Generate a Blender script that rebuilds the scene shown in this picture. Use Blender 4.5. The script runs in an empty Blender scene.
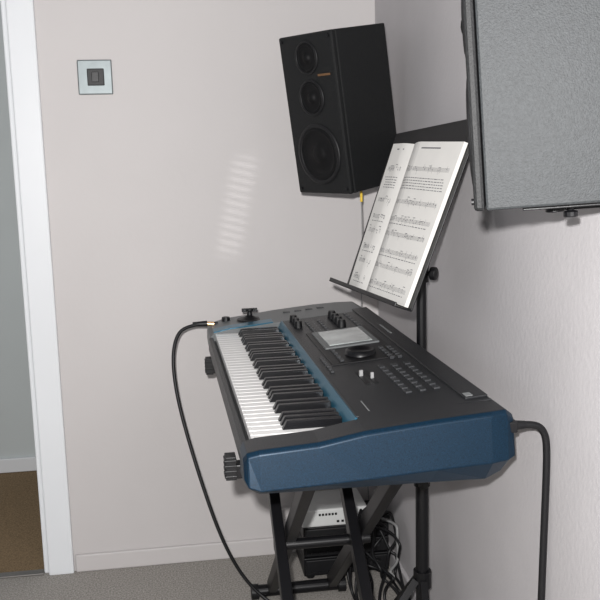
import bpy, bmesh, math, random
from mathutils import Vector, Matrix
random.seed(4)
sc = bpy.context.scene
sc.view_settings.view_transform = 'Standard'
R = math.radians

# ---------------------------------------------------------------- materials
def mat(name, col, rough=0.6, metal=0.0, noise=0.0, nscale=200, bump=0.0, bscale=400, spec=0.5, coat=0.0):
    m = bpy.data.materials.new(name); m.use_nodes = True
    nt = m.node_tree; b = nt.nodes['Principled BSDF']
    b.inputs['Base Color'].default_value = (*col, 1)
    b.inputs['Roughness'].default_value = rough
    b.inputs['Metallic'].default_value = metal
    b.inputs['Specular IOR Level'].default_value = spec
    b.inputs['Coat Weight'].default_value = coat
    tc = nt.nodes.new('ShaderNodeTexCoord')
    if noise > 0:
        n = nt.nodes.new('ShaderNodeTexNoise'); n.inputs['Scale'].default_value = nscale
        n.inputs['Detail'].default_value = 4
        nt.links.new(tc.outputs['Object'], n.inputs['Vector'])
        r = nt.nodes.new('ShaderNodeValToRGB')
        r.color_ramp.elements[0].position = .3; r.color_ramp.elements[1].position = .7
        r.color_ramp.elements[0].color = (*[c*(1-noise) for c in col], 1)
        r.color_ramp.elements[1].color = (*[min(1, c*(1+noise)) for c in col], 1)
        nt.links.new(n.outputs['Fac'], r.inputs['Fac'])
        nt.links.new(r.outputs['Color'], b.inputs['Base Color'])
    if bump > 0:
        n2 = nt.nodes.new('ShaderNodeTexNoise'); n2.inputs['Scale'].default_value = bscale
        nt.links.new(tc.outputs['Object'], n2.inputs['Vector'])
        bp = nt.nodes.new('ShaderNodeBump'); bp.inputs['Strength'].default_value = bump
        bp.inputs['Distance'].default_value = 0.002
        nt.links.new(n2.outputs['Fac'], bp.inputs['Height'])
        nt.links.new(bp.outputs['Normal'], b.inputs['Normal'])
    return m

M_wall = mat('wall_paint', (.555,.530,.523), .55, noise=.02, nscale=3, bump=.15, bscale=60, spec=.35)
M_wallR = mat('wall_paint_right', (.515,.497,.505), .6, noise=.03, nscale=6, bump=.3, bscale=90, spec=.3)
M_hall = mat('hall_paint', (.54,.58,.58), .7, noise=.02, nscale=4)
M_trim = mat('white_gloss_trim', (.74,.76,.78), .35, noise=.01, nscale=5)
M_carpet = mat('grey_carpet', (.34,.32,.295), .95, noise=.4, nscale=220, bump=1, bscale=260, spec=.1)
M_hallc = mat('brown_carpet', (.24,.17,.10), .95, noise=.35, nscale=220, bump=1, bscale=300, spec=.1)
M_blk = mat('black_plastic', (.006,.006,.007), .45, bump=.1, spec=.35)
M_blkm = mat('black_metal_paint', (.004,.004,.005), .38, bump=.05, spec=.35)
M_panel = mat('charcoal_panel', (.014,.015,.017), .40, noise=.08, nscale=600, bump=.2, bscale=900, spec=.4)
M_panel2 = mat('grey_panel', (.13,.138,.14), .42, noise=.05, nscale=500, bump=.1)
M_blue = mat('blue_metallic', (.003,.0165,.034), .36, metal=.25, noise=.5, nscale=700, spec=.28)
M_teal = mat('teal_metallic', (.03,.13,.20), .3, metal=.4, noise=.05, nscale=300)
M_wkey = mat('white_key', (.78,.77,.755), .25, noise=.01, nscale=20)
M_bkey = mat('black_key', (.004,.004,.005), .25, noise=.1, nscale=50, spec=.35)
M_btn = mat('button_grey', (.028,.030,.033), .4, noise=.05, nscale=50)
M_mark = mat('legend_print', (.22,.23,.23), .6, noise=.05, nscale=100)
M_lcd = mat('lcd_glass', (.46,.50,.49), .15, noise=.3, nscale=14, coat=.5)
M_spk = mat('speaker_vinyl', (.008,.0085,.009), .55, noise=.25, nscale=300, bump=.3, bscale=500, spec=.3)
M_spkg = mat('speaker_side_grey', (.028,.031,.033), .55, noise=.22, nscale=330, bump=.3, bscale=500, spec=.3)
M_cone = mat('cone_black', (.003,.003,.0035), .6, noise=.1, nscale=80, spec=.25)
M_ring = mat('driver_ring', (.007,.007,.008), .5, noise=.1, nscale=80, spec=.35)
M_gold = mat('gold_badge', (.15,.075,.03), .4, noise=.1, nscale=60)
M_steel = mat('brushed_steel', (.20,.225,.23), .45, metal=.6, noise=.06, nscale=40)
M_paper = mat('paper', (.70,.685,.655), .7, noise=.02, nscale=30)
M_ink = mat('ink', (.13,.13,.14), .8, noise=.05, nscale=30)
M_white = mat('white_plastic', (.62,.63,.62), .45, noise=.03, nscale=30)
M_yel = mat('yellow_tag', (.75,.50,.03), .5, noise=.05, nscale=30)
M_brass = mat('brass', (.75,.50,.28), .3, metal=.8, noise=.05, nscale=30)
M_cableg = mat('grey_cable', (.25,.25,.25), .5, noise=.05, nscale=30)

# ---------------------------------------------------------------- helpers
def empty(name, loc, rot=None):
    e = bpy.data.objects.new(name, None); sc.collection.objects.link(e)
    e.empty_display_size = .05
    e.location = loc
    if rot is not None: e.rotation_euler = rot
    return e
def emit(bm, name, m, parent=None, world=True, bevel=0.0, smooth=False, seg=2):
    """world=True: the bmesh is in world coords and is re-based on an unrotated parent"""
    if parent is not None and world:
        bmesh.ops.translate(bm, verts=bm.verts, vec=-Vector(parent.location))
    bmesh.ops.recalc_face_normals(bm, faces=bm.faces)
    me = bpy.data.meshes.new(name); bm.to_mesh(me); bm.free()
    o = bpy.data.objects.new(name, me); sc.collection.objects.link(o)
    me.materials.append(m)
    if parent is not None: o.parent = parent
    if smooth:
        for p in me.polygons: p.use_smooth = True
    if bevel > 0:
        md = o.modifiers.new('bev', 'BEVEL'); md.width = bevel; md.segments = seg; md.limit_method = 'ANGLE'
    return o
def box(bm, x0, x1, y0, y1, z0, z1):
    vs = [bm.verts.new((x, y, z)) for z in (z0, z1) for y in (y0, y1) for x in (x0, x1)]
    for f in ((0,1,3,2),(4,5,7,6),(0,1,5,4),(2,3,7,6),(0,2,6,4),(1,3,7,5)):
        bm.faces.new([vs[i] for i in f])
    return vs
def B(name, dims, m, parent=None, world=True, bevel=0.0):
    bm = bmesh.new(); box(bm, *dims); return emit(bm, name, m, parent, world, bevel)
def cyl(bm, p, q, r1, r2=None, n=24, caps=True):
    p, q = Vector(p), Vector(q); r2 = r1 if r2 is None else r2
    d = (q-p).normalized()
    a = d.orthogonal().normalized(); b = d.cross(a)
    A = [bm.verts.new(p + (a*math.cos(t)+b*math.sin(t))*r1) for t in [2*math.pi*i/n for i in range(n)]]
    C = [bm.verts.new(q + (a*math.cos(t)+b*math.sin(t))*r2) for t in [2*math.pi*i/n for i in range(n)]]
    for i in range(n): bm.faces.new((A[i], A[(i+1)%n], C[(i+1)%n], C[i]))
    if caps: bm.faces.new(A); bm.faces.new(C)
def lathe(bm, prof, origin, axis, n=40):
    """prof: list of (r, h) along axis"""
    o = Vector(origin); d = Vector(axis).normalized(); a = d.orthogonal().normalized(); b = d.cross(a)
    rings = []
    for r, h in prof:
        if r < 1e-6: rings.append([bm.verts.new(o+d*h)])
        else: rings.append([bm.verts.new(o+d*h+(a*math.cos(2*math.pi*i/n)+b*math.sin(2*math.pi*i/n))*r) for i in range(n)])
    for R0, R1 in zip(rings, rings[1:]):
        for i in range(n):
            j = (i+1) % n
            if len(R0) == 1 and len(R1) == 1: continue
            if len(R0) == 1: bm.faces.new((R0[0], R1[i], R1[j]))
            elif len(R1) == 1: bm.faces.new((R0[i], R0[j], R1[0]))
            else: bm.faces.new((R0[i], R0[j], R1[j], R1[i]))
def prism(bm, prof, y0, y1):
    """prof list (x,z) extruded along y"""
    A = [bm.verts.new((x, y0, z)) for x, z in prof]; C = [bm.verts.new((x, y1, z)) for x, z in prof]
    n = len(prof)
    for i in range(n): bm.faces.new((A[i], A[(i+1)%n], C[(i+1)%n], C[i]))
    bm.faces.new(A); bm.faces.new(C)
def bar(bm, p, q, w, h):
    """rectangular bar p->q, w across X, h in other direction"""
    p, q = Vector(p), Vector(q); d = (q-p).normalized()
    a = Vector((1,0,0)); a = (a-d*a.dot(d)).normalized() if abs(d.x) < .9 else Vector((0,1,0)); b = d.cross(a)
    vs = []
    for c in (p, q):
        for s, t in ((-1,-1),(1,-1),(1,1),(-1,1)): vs.append(bm.verts.new(c+a*w/2*s+b*h/2*t))
    for f in ((0,1,2,3),(4,5,6,7),(0,1,5,4),(1,2,6,5),(2,3,7,6),(3,0,4,7)): bm.faces.new([vs[i] for i in f])
def curve(name, pts, r, m, parent=None, world=True):
    cu = bpy.data.curves.new(name, 'CURVE'); cu.dimensions = '3D'; cu.bevel_depth = r; cu.bevel_resolution = 4
    cu.resolution_u = 12
    s = cu.splines.new('NURBS'); s.points.add(len(pts)-1)
    off = Vector(parent.location) if (parent and world) else Vector((0,0,0))
    for i, p in enumerate(pts): s.points[i].co = (*(Vector(p)-off), 1)
    s.use_endpoint_u = True; s.order_u = 4
    o = bpy.data.objects.new(name, cu); sc.collection.objects.link(o); cu.materials.append(m)
    cu.use_fill_caps = True
    if parent: o.parent = parent
    return o

# ---------------------------------------------------------------- room
D = 2.50; XR = .588
bm = bmesh.new()
box(bm, -.375, XR+.1, D, D+.12, 0, 2.4)
box(bm, -2.6, -1.16, D, D+.12, 0, 2.4)
box(bm, -1.16, -.375, D, D+.12, 2.03, 2.4)
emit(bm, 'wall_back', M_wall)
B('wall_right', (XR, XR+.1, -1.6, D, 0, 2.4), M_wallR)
B('floor', (-2.6, XR+.1, -1.6, D+.005, -.05, 0), M_carpet)
B('floor_hall', (-2.6, XR+.1, D+.005, 3.5, -.05, -.001), M_hallc)
B('wall_hall', (-2.6, XR+.1, 3.40, 3.5, 0, 2.4), M_hall)
B('baseboard_back', (-.31, XR-.012, D-.012, D, 0, .052), M_wall, bevel=.004)
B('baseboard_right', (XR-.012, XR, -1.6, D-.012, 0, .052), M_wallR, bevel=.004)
B('baseboard_hall', (-2.6, XR, 3.385, 3.40, 0, .055), M_trim, bevel=.004)
bm = bmesh.new()
box(bm, -.385, -.315, D-.018, D, 0, 2.09)
box(bm, -1.22, -1.15, D-.018, D, 0, 2.09)
box(bm, -1.15, -.385, D-.018, D, 2.02, 2.09)
box(bm, -.40, -.375, D, D+.12, 0, 2.03)
box(bm, -1.16, -1.135, D, D+.12, 0, 2.03)
box(bm, -1.135, -.40, D, D+.12, 2.005, 2.03)
emit(bm, 'trim_1', M_trim, bevel=.004)
B('trim_threshold', (-1.135, -.40, D-.01, D+.02, 0, .006), mat('threshold_metal', (.2,.19,.18), .4, metal=.5, noise=.1), bevel=.002)

# ---------------------------------------------------------------- light switch
e = empty('light_switch', (-.172, D, 1.382))
B('plate', (-.045, .045, -.006, 0, -.045, .045), M_steel, e, False, .003)
B('rocker_surround', (-.020, .024, -.010, -.006, -.022, .022), M_blk, e, False, .002)
B('rocker', (-.008, .010, -.016, -.010, -.013, .013), M_blkm, e, False, .001)
bm = bmesh.new()
for s in (-1, 1): cyl(bm, (s*.035, -.006, 0), (s*.035, -.0075, 0), .0035, n=12)
emit(bm, 'screws', M_steel, e, False)

# ---------------------------------------------------------------- synthesizer
Z0 = -.02
syn = empty('synthesizer_keyboard', (.295, 1.84, .69+Z0))
Y0, Y1 = 1.280, 2.395      # near / far end
KN, KF = 1.358, 2.208      # key bed
def pz(x): return .775 + Z0 + (x-.272)*(.019/.232)
# chassis under keys + panel
prof = [(.105,.69),(.485,.69),(.502,.712),(.502,.783),(.495,.794),(.272,.775),(.260,.757),(.258,.735),(.100,.735),(.098,.744),(.088,.744),(.086,.712)]
bm = bmesh.new(); prism(bm, [(x, z+Z0) for x, z in prof], KN-.004, KF+.004)
emit(bm, 'chassis', M_panel, syn, bevel=.002)
bm = bmesh.new(); prism(bm, [(.2585,.7555+Z0),(.262,.7575+Z0),(.2735,.7765+Z0),(.2700,.7775+Z0)], KN, KF)
emit(bm, 'panel_edge_strip', M_teal, syn)
def cheek(name, yin, yout, sgn, mtop, stations, m):
    bm = bmesh.new(); rows = []
    for x, zt, zc, zb, ins in stations:
        zt += Z0; zc += Z0; zb += Z0
        rows.append([bm.verts.new(v) for v in (
            (x, yin, zt), (x, yout+sgn*(.016+ins), zt), (x, yout+sgn*ins+sgn*.010, zt-.006), (x, yout+sgn*ins, zc), (x, yout+sgn*(.035+ins), zb), (x, yin, zb))])
    n = 6
    for a, b in zip(rows, rows[1:]):
        for i in range(n): bm.faces.new((a[i], a[(i+1)%n], b[(i+1)%n], b[i]))
    bm.faces.new(rows[0]); bm.faces.new(rows[-1])
    bmesh.ops.recalc_face_normals(bm, faces=bm.faces)
    o = emit(bm, name, m, syn, bevel=.002)
    o.data.materials.append(mtop)
    for p in o.data.polygons:
        if p.normal.z > .9: p.material_index = 1
    return o
st = [(.084,.742,.714,.704,.012),(.090,.753,.703,.691,.003),(.108,.7575,.697,.681,0),(.20,.763,.700,.679,0),(.272,.7755,.703,.678,0),
      (.38,.785,.709,.676,0),(.470,.791,.713,.674,0),(.497,.792,.715,.684,.004),(.512,.780,.717,.704,.014)]
cheek('right_cheek', KN, Y0, 1, M_panel, st, M_blue)
st2 = [(.090,.742,.716,.706,.05),(.10,.755,.708,.697,.03),(.14,.7625,.704,.690,.012),(.20,.767,.709,.690,.003),(.272,.7755,.713,.690,0),
      (.38,.785,.719,.690,0),(.440,.789,.723,.692,.006),(.485,.791,.724,.700,.02),(.503,.780,.725,.712,.05)]
cheek('left_cheek', KF, Y1, -1, M_panel2, st2, M_panel2)
bm = bmesh.new(); prism(bm, [(.100,.7575+Z0),(.140,.765+Z0),(.250,.7755+Z0),(.250,.760+Z0),(.100,.745+Z0)], KF+.002, KF+.045)
emit(bm, 'teal_inlay', M_teal, syn, bevel=.001)
# keys
bmw = bmesh.new(); bmb = bmesh.new()
kw = (KF-KN)/36
for i in range(36):
    yc = KF - (i+.5)*kw
    box(bmw, .106, .256, yc-kw/2+.0008, yc+kw/2-.0008, .741+Z0, .753+Z0)
    box(bmw, .104, .110, yc-kw/2+.0008, yc+kw/2-.0008, .738+Z0, .7535+Z0)
    if i < 35 and i % 7 in (0, 1, 3, 4, 5):
        yb = KF-(i+1)*kw
        vs = box(bmb, .157, .257, yb-.0075, yb+.0075, .750+Z0, .767+Z0)
        for v in vs:
            if v.co.z > .755+Z0:
                v.co.y = yb+(v.co.y-yb)*.75
                if v.co.x < .2: v.co.x += .009
emit(bmw, 'white_keys', M_wkey, syn, bevel=.0012)
emit(bmb, 'black_keys', M_bkey, syn, bevel=.0012)
def pbox(bm, x, y, w, l, h, base=0.0):
    vs = box(bm, x-w/2, x+w/2, y-l/2, y+l/2, 0, h)
    for v in vs: v.co.z += pz(v.co.x)+base-.0005
# raised rear ridge + recessed black display field
bm = bmesh.new()
pbox(bm, .4755, 1.80, .038, .86, .0045); pbox(bm, .275, 1.785, .006, .84, .003)
emit(bm, 'panel_ridges', M_panel, syn, bevel=.0015)
bm = bmesh.new(); pbox(bm, .372, 1.865, .140, .32, .0025); emit(bm, 'display_field', M_blk, syn, bevel=.001)
bm = bmesh.new(); pbox(bm, .372, 1.925, .118, .172, .006); emit(bm, 'lcd_bezel', M_panel2, syn, bevel=.002)
bm = bmesh.new(); pbox(bm, .372, 1.925, .094, .140, .0075); emit(bm, 'lcd_screen', M_lcd, syn, bevel=.001)
bm = bmesh.new()
for yy in [1.46+.026*i for i in range(8)]:
    for xx in (.385, .410, .435): pbox(bm, xx, yy, .011, .017, .004)
for yy in [1.66+.022*i for i in range(6)]: pbox(bm, .292, yy, .007, .014, .004)
for yy in [1.70, 1.72, 1.742, 1.764, 1.786]:
    for xx in (.420, .436): pbox(bm, xx, yy, .009, .014, .006)
for yy in [1.73,1.76,1.79,1.82]: pbox(bm, .325, yy, .008, .018, .006)
for yy in [2.03+.024*i for i in range(6)]:
    for xx in (.325, .355): pbox(bm, xx, yy, .008, .014, .004)
for yy in [2.04+.03*i for i in range(6)]: pbox(bm, .43, yy, .009, .018, .004)
emit(bm, 'buttons', M_btn, syn, bevel=.001)
bm = bmesh.new()
for yy in [1.46+.026*i for i in range(8)]:
    for xx in (.3965, .4225): pbox(bm, xx, yy, .0016, .010, .0008)
for yy in [2.03+.024*i for i in range(6)]: pbox(bm, .341, yy, .0016, .010, .0008)
pbox(bm, .448, 1.50, .002, .12, .0008); pbox(bm, .465, 1.385, .012, .018, .0052); pbox(bm, .472, 1.95, .004, .10, .0052)
pbox(bm, .30, 1.42, .002, .06, .0008)
emit(bm, 'legends', M_mark, syn)
bm = bmesh.new()
for i in range(4):
    y = 2.05+.04*i; lathe(bm, [(.0001,.018),(.008,.018),(.0095,.014),(.011,0)], (.392, y, pz(.392)), (0,0,1), 20)
for y in (2.19, 2.15, 2.11): lathe(bm, [(.0001,.016),(.008,.016),(.010,0)], (.298, y, pz(.298)), (0,0,1), 20)
lathe(bm, [(.0001,.012),(.010,.012),(.012,0)], (.14, 2.33, .760+Z0), (0,0,1), 20)
emit(bm, 'knobs', M_blk, syn, smooth=False)
bm = bmesh.new()
lathe(bm, [(.0001,.006),(.018,.007),(.026,.011),(.030,.010),(.032,0)], (.372, 1.765, pz(.372)+.001), (0,0,1), 40)
emit(bm, 'data_dial', M_blkm, syn, smooth=True)
bm = bmesh.new(); pbox(bm, .335, 1.585, .008, .09, .002); pbox(bm, .350, 1.585, .008, .09, .002)
emit(bm, 'slider_slots', M_blk, syn)
bm = bmesh.new(); pbox(bm, .335, 1.60, .007, .006, .013); pbox(bm, .350, 1.575, .006, .006, .013)
emit(bm, 'value_slider_caps', mat('slider_cap_grey', (.30,.30,.30), .4, noise=.05), syn, bevel=.001)
bm = bmesh.new()
lathe(bm, [(.034,.0),(.032,.004),(.024,.004),(.012,.010),(.007,.014),(.006,.022),(.010,.025),(.010,.030),(.0001,.031)], (.20, 2.30, .766+Z0), (0,0,1), 32)
box(bm, .180,.220, 2.296,2.304,.788+Z0,.797+Z0)
emit(bm, 'joystick', M_blk, syn, smooth=False)
bm = bmesh.new()
for xx in (.29,.32,.35,.38): box(bm, xx, xx+.018, 2.31, 2.322, pz(xx)-.002, pz(xx)+.004)
emit(bm, 'switches', M_btn, syn, bevel=.001)
bm = bmesh.new()
for (a,b) in ((.13,1.40),(.45,1.40),(.13,2.3),(.45,2.3)): cyl(bm, (a,b,.683+Z0), (a,b,.691+Z0), .010, n=20)
emit(bm, 'rubber_feet', M_blk, syn)
syn.rotation_euler = (0, 0, R(.7)); syn.location.x += .003; syn.location.y -= .005

# ---------------------------------------------------------------- X stand
stand = empty('keyboard_stand', (.27, 1.80, 0))
ZA = .657
bm = bmesh.new()
for y in (1.44, 2.17): box(bm, .09, .47, y-.014, y+.014, ZA-.014, ZA+.010)
for x in (.226, .388): bar(bm, (x, 1.44, ZA), (x, 2.235, .03), .023, .034)
for x in (.201, .363): bar(bm, (x, 2.17, ZA), (x, 1.375, .03), .023, .034)
for y in (1.375, 2.235): cyl(bm, (.18, y, .022), (.41, y, .022), .016)
cyl(bm, (.19, 1.805, .345), (.40, 1.805, .345), .012)
emit(bm, 'frame', M_blkm, stand, bevel=.002)
bm = bmesh.new()
for y in (1.44, 2.17):
    box(bm, .074, .092, y-.014, y+.014, ZA-.016, ZA+.024)
    for k in range(4): box(bm, .072, .093, y-.015, y+.015, ZA-.012+k*.009, ZA-.008+k*.009)
for y in (1.375, 2.235):
    for x in (.17, .405): cyl(bm, (x, y, .0205), (x+.02, y, .0205), .0205)
emit(bm, 'rubber_caps', M_blk, stand, bevel=.001)

# ---------------------------------------------------------------- speakers
def speaker(name, loc, az, tilt, w, d, h, msides, mount):
    """local: front faces -Y, origin at the centre of cabinet. az: rotation about z, tilt: nose down"""
    rot = (Matrix.Rotation(az, 3, 'Z') @ Matrix.Rotation(tilt, 3, 'X')).to_euler()
    e = empty(name, loc, rot)
    B('cabinet', (-w/2, w/2, -d/2+.014, d/2, -h/2, h/2), msides, e, False, .003)
    B('baffle', (-w/2, w/2, -d/2, -d/2+.013, -h/2, h/2), M_spk, e, False, .004)
    f = -d/2
    def drv(nm, x, z, r):
        bm = bmesh.new()
        lathe(bm, [(r*1.10,0),(r*1.10,.002),(r*1.0,.003),(r*.95,.002),(r*.93,.0005)], (x, f, z), (0,-1,0))
        emit(bm, nm+'_ring', M_ring, e, False, smooth=True)
        bm = bmesh.new()
        lathe(bm, [(r*.93,.001),(r*.86,.004),(r*.78,.001),(r*.74,.0006),(r*.34,.0004),(r*.30,.003),(r*.18,.006),(.0001,.007)], (x, f, z), (0,-1,0))
        emit(bm, nm+'_cone', M_cone, e, False, smooth=True)
    drv('woofer', 0, -h*.245, w*.36)
    drv('midrange', 0, h*.11, w*.21)
    drv('tweeter', 0, h*.355, w*.19)
    B('badge', (w*.18, w*.40, f-.002, f, h*.237, h*.250), M_gold, e, False)
    bm = bmesh.new()
    for sx in (-1,1):
        for sz in (-1,1): cyl(bm, (sx*w*.44, f, sz*h*.47), (sx*w*.44, f-.003, sz*h*.47), .004, n=12)
    emit(bm, 'grille_pegs', M_blk, e, False)
    bm = bmesh.new()
    box(bm, -w*.36, w*.36, -d*.18, d*.5, -h/2-.005, -h/2)
    cyl(bm, (0, d*.05, -h/2-.005), (0, d*.05, -h/2-.014), .012)
    box(bm, -.012, .012, d*.05, mount, -h/2-.012, -h/2-.004)
    lathe(bm, [(.004,0),(.004,.008),(.009,.009),(.009,.016),(.0001,.017)], (-w*.30 if mount > .1 else w*.1, d*.15, -h/2-.004), (0,0,-1), 14)
    emit(bm, 'bracket', M_blkm, e, False, bevel=.001)
    return e
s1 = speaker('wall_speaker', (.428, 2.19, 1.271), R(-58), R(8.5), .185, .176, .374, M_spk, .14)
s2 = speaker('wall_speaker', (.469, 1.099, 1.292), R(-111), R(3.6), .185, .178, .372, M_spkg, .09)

# ---------------------------------------------------------------- music stand
ms = empty('music_stand', (.525, 1.835, 0))
pn = Vector((.428, 1.575, .885)); pf = Vector((.366, 1.965, .885))   # ledge near / far
ax = (pf-pn).normalized()
hz = Vector((.988, .155, 0)).normalized()
tl = R(20.5); upv = (hz*math.sin(tl)+Vector((0,0,1))*math.cos(tl)).normalized()
nrm = ax.cross(upv); nrm = nrm if nrm.x < 0 else -nrm
L = (pf-pn).length - .065
def dp(a, b, c=0): return pn + ax*a + upv*b + nrm*c
def dpoly(bm, pts, c0, c1):
    A = [bm.verts.new(dp(a, b, c0)) for a, b in pts]; C = [bm.verts.new(dp(a, b, c1)) for a, b in pts]
    n = len(pts)
    for i in range(n): bm.faces.new((A[i], A[(i+1)%n], C[(i+1)%n], C[i]))
    bm.faces.new(A); bm.faces.new(C)
bm = bmesh.new()
dpoly(bm, [(-.008,0),(L,0),(L,.22),(L,.345),(-.02,.368),(-.030,.33)], -.003, 0)
dpoly(bm, [(-.008,-.002),(L+.02,-.002),(L+.02,.001),(-.008,.001)], -.003, .034)
dpoly(bm, [(-.008,-.002),(L+.02,-.002),(L+.02,.007),(-.008,.007)], .031, .034)
emit(bm, 'desk', M_blkm, ms, bevel=.001)
bm = bmesh.new()
AM = (pf-pn).length*.42
hp = dp(AM, .12, -.012)
bar(bm, dp(AM,.05,-.008), dp(AM,.2,-.008), .03, .012)
px, py = .527, 1.84
cyl(bm, hp, (px, py, .93), .010)
cyl(bm, (px, py, .955), (px, py, .45), .0105)
cyl(bm, (px, py, .93), (px, py, .895), .016)
cyl(bm, (px, py, .60), (px, py, .10), .0145)
cyl(bm, (px, py, .47), (px, py, .44), .018)
cyl(bm, (px, py, .24), (px, py, .20), .020)
cyl(bm, (px, py, .12), (px, py, .08), .022)
for a in (95, 205, 262):
    d = Vector((math.cos(R(a)), math.sin(R(a)), 0))
    P = Vector((px, py, 0))
    bar(bm, P+d*.02+Vector((0,0,.22)), P+d*.24+Vector((0,0,.012)), .016, .008)
    bar(bm, P+d*.02+Vector((0,0,.10)), P+d*.12+Vector((0,0,.125)), .012, .006)
emit(bm, 'pole_and_legs', M_blkm, ms)
bm = bmesh.new()
lathe(bm, [(.005,0),(.005,.012),(.014,.014),(.014,.026),(.0001,.028)], (px+.004, py-.012, .915), (.8,-.6,0), 16)
lathe(bm, [(.005,0),(.005,.012),(.012,.014),(.012,.024),(.0001,.026)], (px, py-.012, .455), (-.3,-1,0), 16)
emit(bm, 'clamp_knobs', M_blk, ms, bevel=.001)

# ---------------------------------------------------------------- music book (two bulging halves on the desk)
bk = empty('music_book', tuple(dp(.2, .15, .01)))
SP = .205; BH = .318
def cN(s): return .005 + .012*math.sin(min(s/.05,1)*math.pi/2) - .008*max(0,(s-.05)/.15)
def fan(b): return 1+.10*b/BH
WF = .088
def halfbook(bm, sgn, W, cf):
    n = 16; top = []; bot = []
    for i in range(n+1):
        s = W*i/n
        top.append([bm.verts.new(dp(SP+sgn*s*fan(b), b, cf(s))) for b in (.003, BH)])
        bot.append([bm.verts.new(dp(SP+sgn*s*fan(b), b, .001)) for b in (.003, BH)])
    for i in range(n):
        bm.faces.new((top[i][0],top[i+1][0],top[i+1][1],top[i][1]))
        bm.faces.new((bot[i][0],bot[i+1][0],bot[i+1][1],bot[i][1]))
        for k in (0,1): bm.faces.new((top[i][k],top[i+1][k],bot[i+1][k],bot[i][k]))
    for i in (0, n): bm.faces.new((top[i][0],top[i][1],bot[i][1],bot[i][0]))
def cF(s): return .005 + .007*math.sin(min(s/.04,1)*math.pi/2) - .004*max(0,(s-.04)/.09)
bm = bmesh.new(); halfbook(bm, -1, .200, cN); halfbook(bm, 1, WF, cF)
emit(bm, 'pages', M_paper, bk)
bm = bmesh.new()
def ink(sgn, cf, s0, s1, b0, b1):
    k = max(1, int((s1-s0)/.02))
    for i in range(k):
        a0 = s0+(s1-s0)*i/k; a1 = s0+(s1-s0)*(i+1)/k
        bm.faces.new([bm.verts.new(dp(SP+sgn*a*fan(b), b, cf(a)+.0005)) for a, b in ((a0,b0),(a1,b0),(a1,b1),(a0,b1))])
for sgn, cf, W in ((-1, cN, .200), (1, cF, WF)):
    yb = .024
    for sys_ in range(8):
        if sys_ == 6: # paragraph block
            for l in range(5):
                s = .018
                while s < W-.02:
                    wl = random.uniform(.003,.010); ink(sgn, cf, s, s+wl, yb, yb+.0015); s += wl+.0025
                yb += .0055
            yb += .010; continue
        for l in range(5): ink(sgn, cf, .016, W-.014, yb+l*.0017, yb+l*.0017+.0004)
        s = .018
        while s < W-.018:
            q = random.random()
            if q < .65:
                h = random.uniform(-.002,.007)
                ink(sgn, cf, s, s+.0024, yb+h, yb+h+.0018)
                up = random.choice((1,-1))
                ink(sgn, cf, s+.0018, s+.0023, yb+min(h,h+up*.007), yb+max(h,h+up*.007))
                if random.random()<.3: ink(sgn, cf, s, min(s+.008,W-.01), yb+h+.006, yb+h+.0072)
            s += random.uniform(.004,.009)
        if sys_ % 2 == 0:
            s = .018
            while s < W-.02:
                wl = random.uniform(.003,.010); ink(sgn, cf, s, s+wl, yb-.007, yb-.0056); s += wl+.003
        yb += .030 if sys_ % 2 else .036
    ink(sgn, cf, W*.3, W*.65, .304, .3065)
emit(bm, 'notation', M_ink, bk)

# ---------------------------------------------------------------- hi-fi stack on the floor
hs = empty('stereo_receiver_stack', (.445, 2.39, 0))
zz = .012
bm = bmesh.new(); bmt = bmesh.new(); bmk = bmesh.new()
for k, hh in enumerate((.056, .045, .045)):
    box(bm, .325, .565, 2.31, 2.47, zz, zz+hh-.004)
    box(bmt, .330, .560, 2.303, 2.311, zz+.004, zz+hh-.008)
    for j in range(6): box(bmk, .345+j*.022, .358+j*.022, 2.299, 2.304, zz+.010, zz+.016)
    lathe(bmk, [(.012,0),(.011,.010),(.0001,.011)], (.53, 2.303, zz+hh*.5), (0,-1,0), 20)
    zz += hh
for x in (.345,.545):
    for y in (2.33,2.45): cyl(bm, (x,y,0),(x,y,.013),.012,n=16)
emit(bm, 'cases', M_blk, hs, bevel=.002); emit(bmt, 'fascias', M_ring, hs, bevel=.002); emit(bmk, 'controls', M_ring, hs)
wb = empty('network_router', (.414, 2.38, zz-.004))
B('case', (-.092,.092,-.07,.07,0,.050), M_white, wb, False, .004)
bm = bmesh.new()
for j in range(6): box(bm, -.045+j*.009, -.039+j*.009, -.072,-.069,.032,.038)
for j in range(5): box(bm, .005+j*.013, .012+j*.013, -.072,-.069,.010,.016)
emit(bm, 'ports_and_lettering', M_blk, wb, False)

# ---------------------------------------------------------------- cables
lead = empty('headphone_lead', (.03, 2.3, .4))
pts = [(.115,2.31,.738),(.09,2.31,.74),(.03,2.30,.74),(.005,2.29,.715),(-.008,2.27,.66),(.0,2.25,.56),(.03,2.22,.43),(.065,2.19,.30),(.10,2.17,.19),(.15,2.16,.09),(.21,2.15,.03),(.27,2.10,.006),(.36,2.12,.006)]
curve('lead', pts, .0045, M_blk, lead)
bm = bmesh.new(); cyl(bm, (.105,2.31,.738),(.085,2.31,.7395),.006,n=16); emit(bm, 'plug_tip', M_brass, lead)
bm = bmesh.new(); cyl(bm, (.087,2.31,.7395),(.05,2.307,.74),.008,.006,n=16); emit(bm, 'plug_boot', M_blk, lead)
pc = empty('power_cable', (.54, 1.31, .4))
PY = 1.305
curve('cord', [(.518,PY,.742),(.54,PY,.742),(.560,PY,.742),(.577,PY,.728),(.580,PY,.69),(.578,PY,.6),(.576,PY,.5),(.574,PY,.4),(.572,PY,.2),(.562,PY,.05),(.54,1.36,.008),(.52,1.5,.006)], .006, M_blk, pc)
bm = bmesh.new(); box(bm, .508,.526,PY-.012,PY+.012,.733,.751); cyl(bm, (.524,PY,.742),(.544,PY,.742),.008,.006,n=16)
emit(bm, 'connector', M_blk, pc, bevel=.002)
cb = empty('cable_tangle', (.46, 2.1, .1))
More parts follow.
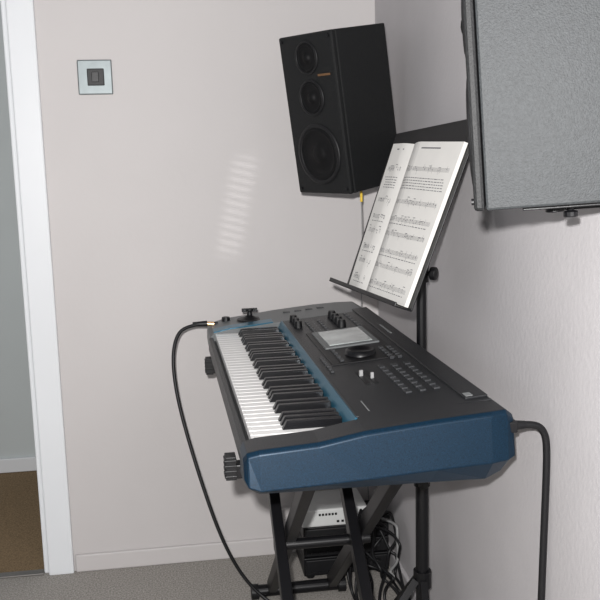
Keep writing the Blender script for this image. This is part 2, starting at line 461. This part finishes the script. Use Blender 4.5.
for k in range(14):
    a = random.uniform(.44,.54)
    pts = [(a+random.uniform(-.02,.02), 2.29, .24-.013*k)]
    x, yy = a, 2.27
    for j in range(6):
        x = min(.56, max(.43, x+random.uniform(-.07,.07))); yy = min(2.28, max(1.93, yy+random.uniform(-.08,.05)))
        pts.append((x, yy, max(.008, .20-.035*j+random.uniform(-.03,.03))))
    pts.append((x+.01, yy-.04, .006))
    curve('cable_%d'%k, pts, .0038, M_cableg if k in (5,) else M_blk, cb)
bpy.context.view_layer.update()
cw = curve('signal_wire', [(.485,2.24,1.07),(.487,2.24,1.02),(.49,2.25,.93),(.49,2.27,.85),(.50,2.34,.6),(.54,2.47,.35),(.55,2.485,.1),(.55,2.484,.0015)], .0013, M_cableg)
bm = bmesh.new(); box(bm, .483,.489,2.237,2.243,1.045,1.076); tg = emit(bm, 'cable_tag', M_yel, bevel=.001)
for o in (cw, tg):
    o.parent = s1; o.matrix_parent_inverse = s1.matrix_world.inverted()

# ---------------------------------------------------------------- lights
w = bpy.data.worlds.new('world'); sc.world = w; w.use_nodes = True
w.node_tree.nodes['Background'].inputs[0].default_value = (.93,.95,1,1)
w.node_tree.nodes['Background'].inputs[1].default_value = .29
ld = bpy.data.lights.new('camera_flash', 'POINT'); ld.energy = 178; ld.shadow_soft_size = .015; ld.color = (1,.985,.975)
lo = bpy.data.objects.new('camera_flash', ld); lo.location = (-.035, -.02, 1.255); sc.collection.objects.link(lo)
# added spot, its node-drawn stripes imitate reflected light streaks on the back wall
sl = bpy.data.lights.new('wall_streak_spot', 'SPOT'); sl.energy = 68; sl.shadow_soft_size = .003; sl.spot_size = R(14); sl.spot_blend = .3
so = bpy.data.objects.new('wall_streak_spot', sl); sc.collection.objects.link(so)
so.location = (-1.0, 0.1, 1.55); tgt = Vector((.19, D, 1.03))
so.rotation_euler = (tgt-Vector(so.location)).to_track_quat('-Z', 'Y').to_euler()
sl.use_nodes = True; nt = sl.node_tree; em = nt.nodes['Emission']
tc = nt.nodes.new('ShaderNodeTexCoord'); sp = nt.nodes.new('ShaderNodeSeparateXYZ'); nt.links.new(tc.outputs['Normal'], sp.inputs[0])
def M(op, a, b=None, clamp=False):
    n = nt.nodes.new('ShaderNodeMath'); n.operation = op; n.use_clamp = clamp
    for i, v in enumerate((a, b)):
        if v is None: continue
        if isinstance(v, (int, float)): n.inputs[i].default_value = v
        else: nt.links.new(v, n.inputs[i])
    return n.outputs[0]
u = M('DIVIDE', sp.outputs[0], M('ABSOLUTE', sp.outputs[2])); v = M('DIVIDE', sp.outputs[1], M('ABSOLUTE', sp.outputs[2]))
us = M('SUBTRACT', u, M('MULTIPLY', v, .20))
mu = M('SUBTRACT', 1.0, M('MULTIPLY', M('SUBTRACT', M('ABSOLUTE', us), .006), 110))
mu = M('MINIMUM', M('MAXIMUM', mu, 0.0), 1.0)
mv = M('SUBTRACT', 1.0, M('MULTIPLY', M('SUBTRACT', M('ABSOLUTE', v), .042), 60))
mv = M('MINIMUM', M('MAXIMUM', mv, 0.0), 1.0)
stp = M('ADD', .6, M('MULTIPLY', .4, M('SINE', M('MULTIPLY', M('ADD', v, M('MULTIPLY', us, .2)), 800))))
nt.links.new(M('MULTIPLY', M('MULTIPLY', mu, mv), stp), em.inputs['Strength'])

# ---------------------------------------------------------------- camera
cd = bpy.data.cameras.new('camera'); co = bpy.data.objects.new('camera', cd); sc.collection.objects.link(co)
cd.sensor_fit = 'HORIZONTAL'; cd.sensor_width = 36; cd.lens = 36*900/600; cd.clip_start = .02
yaw, pit, rol = R(8.2), R(9.5), R(1.5)
Fv = Vector((math.sin(yaw)*math.cos(pit), math.cos(yaw)*math.cos(pit), -math.sin(pit)))
Rv = Vector((math.cos(yaw), -math.sin(yaw), 0)); Uv = Rv.cross(Fv)
R2 = Rv*math.cos(rol) - Uv*math.sin(rol); U2 = Rv*math.sin(rol) + Uv*math.cos(rol)
mw = Matrix.Identity(4)
for i in range(3): mw[i][0] = R2[i]; mw[i][1] = U2[i]; mw[i][2] = -Fv[i]
mw.translation = (0, 0, 1.18)
co.matrix_world = mw
sc.camera = co
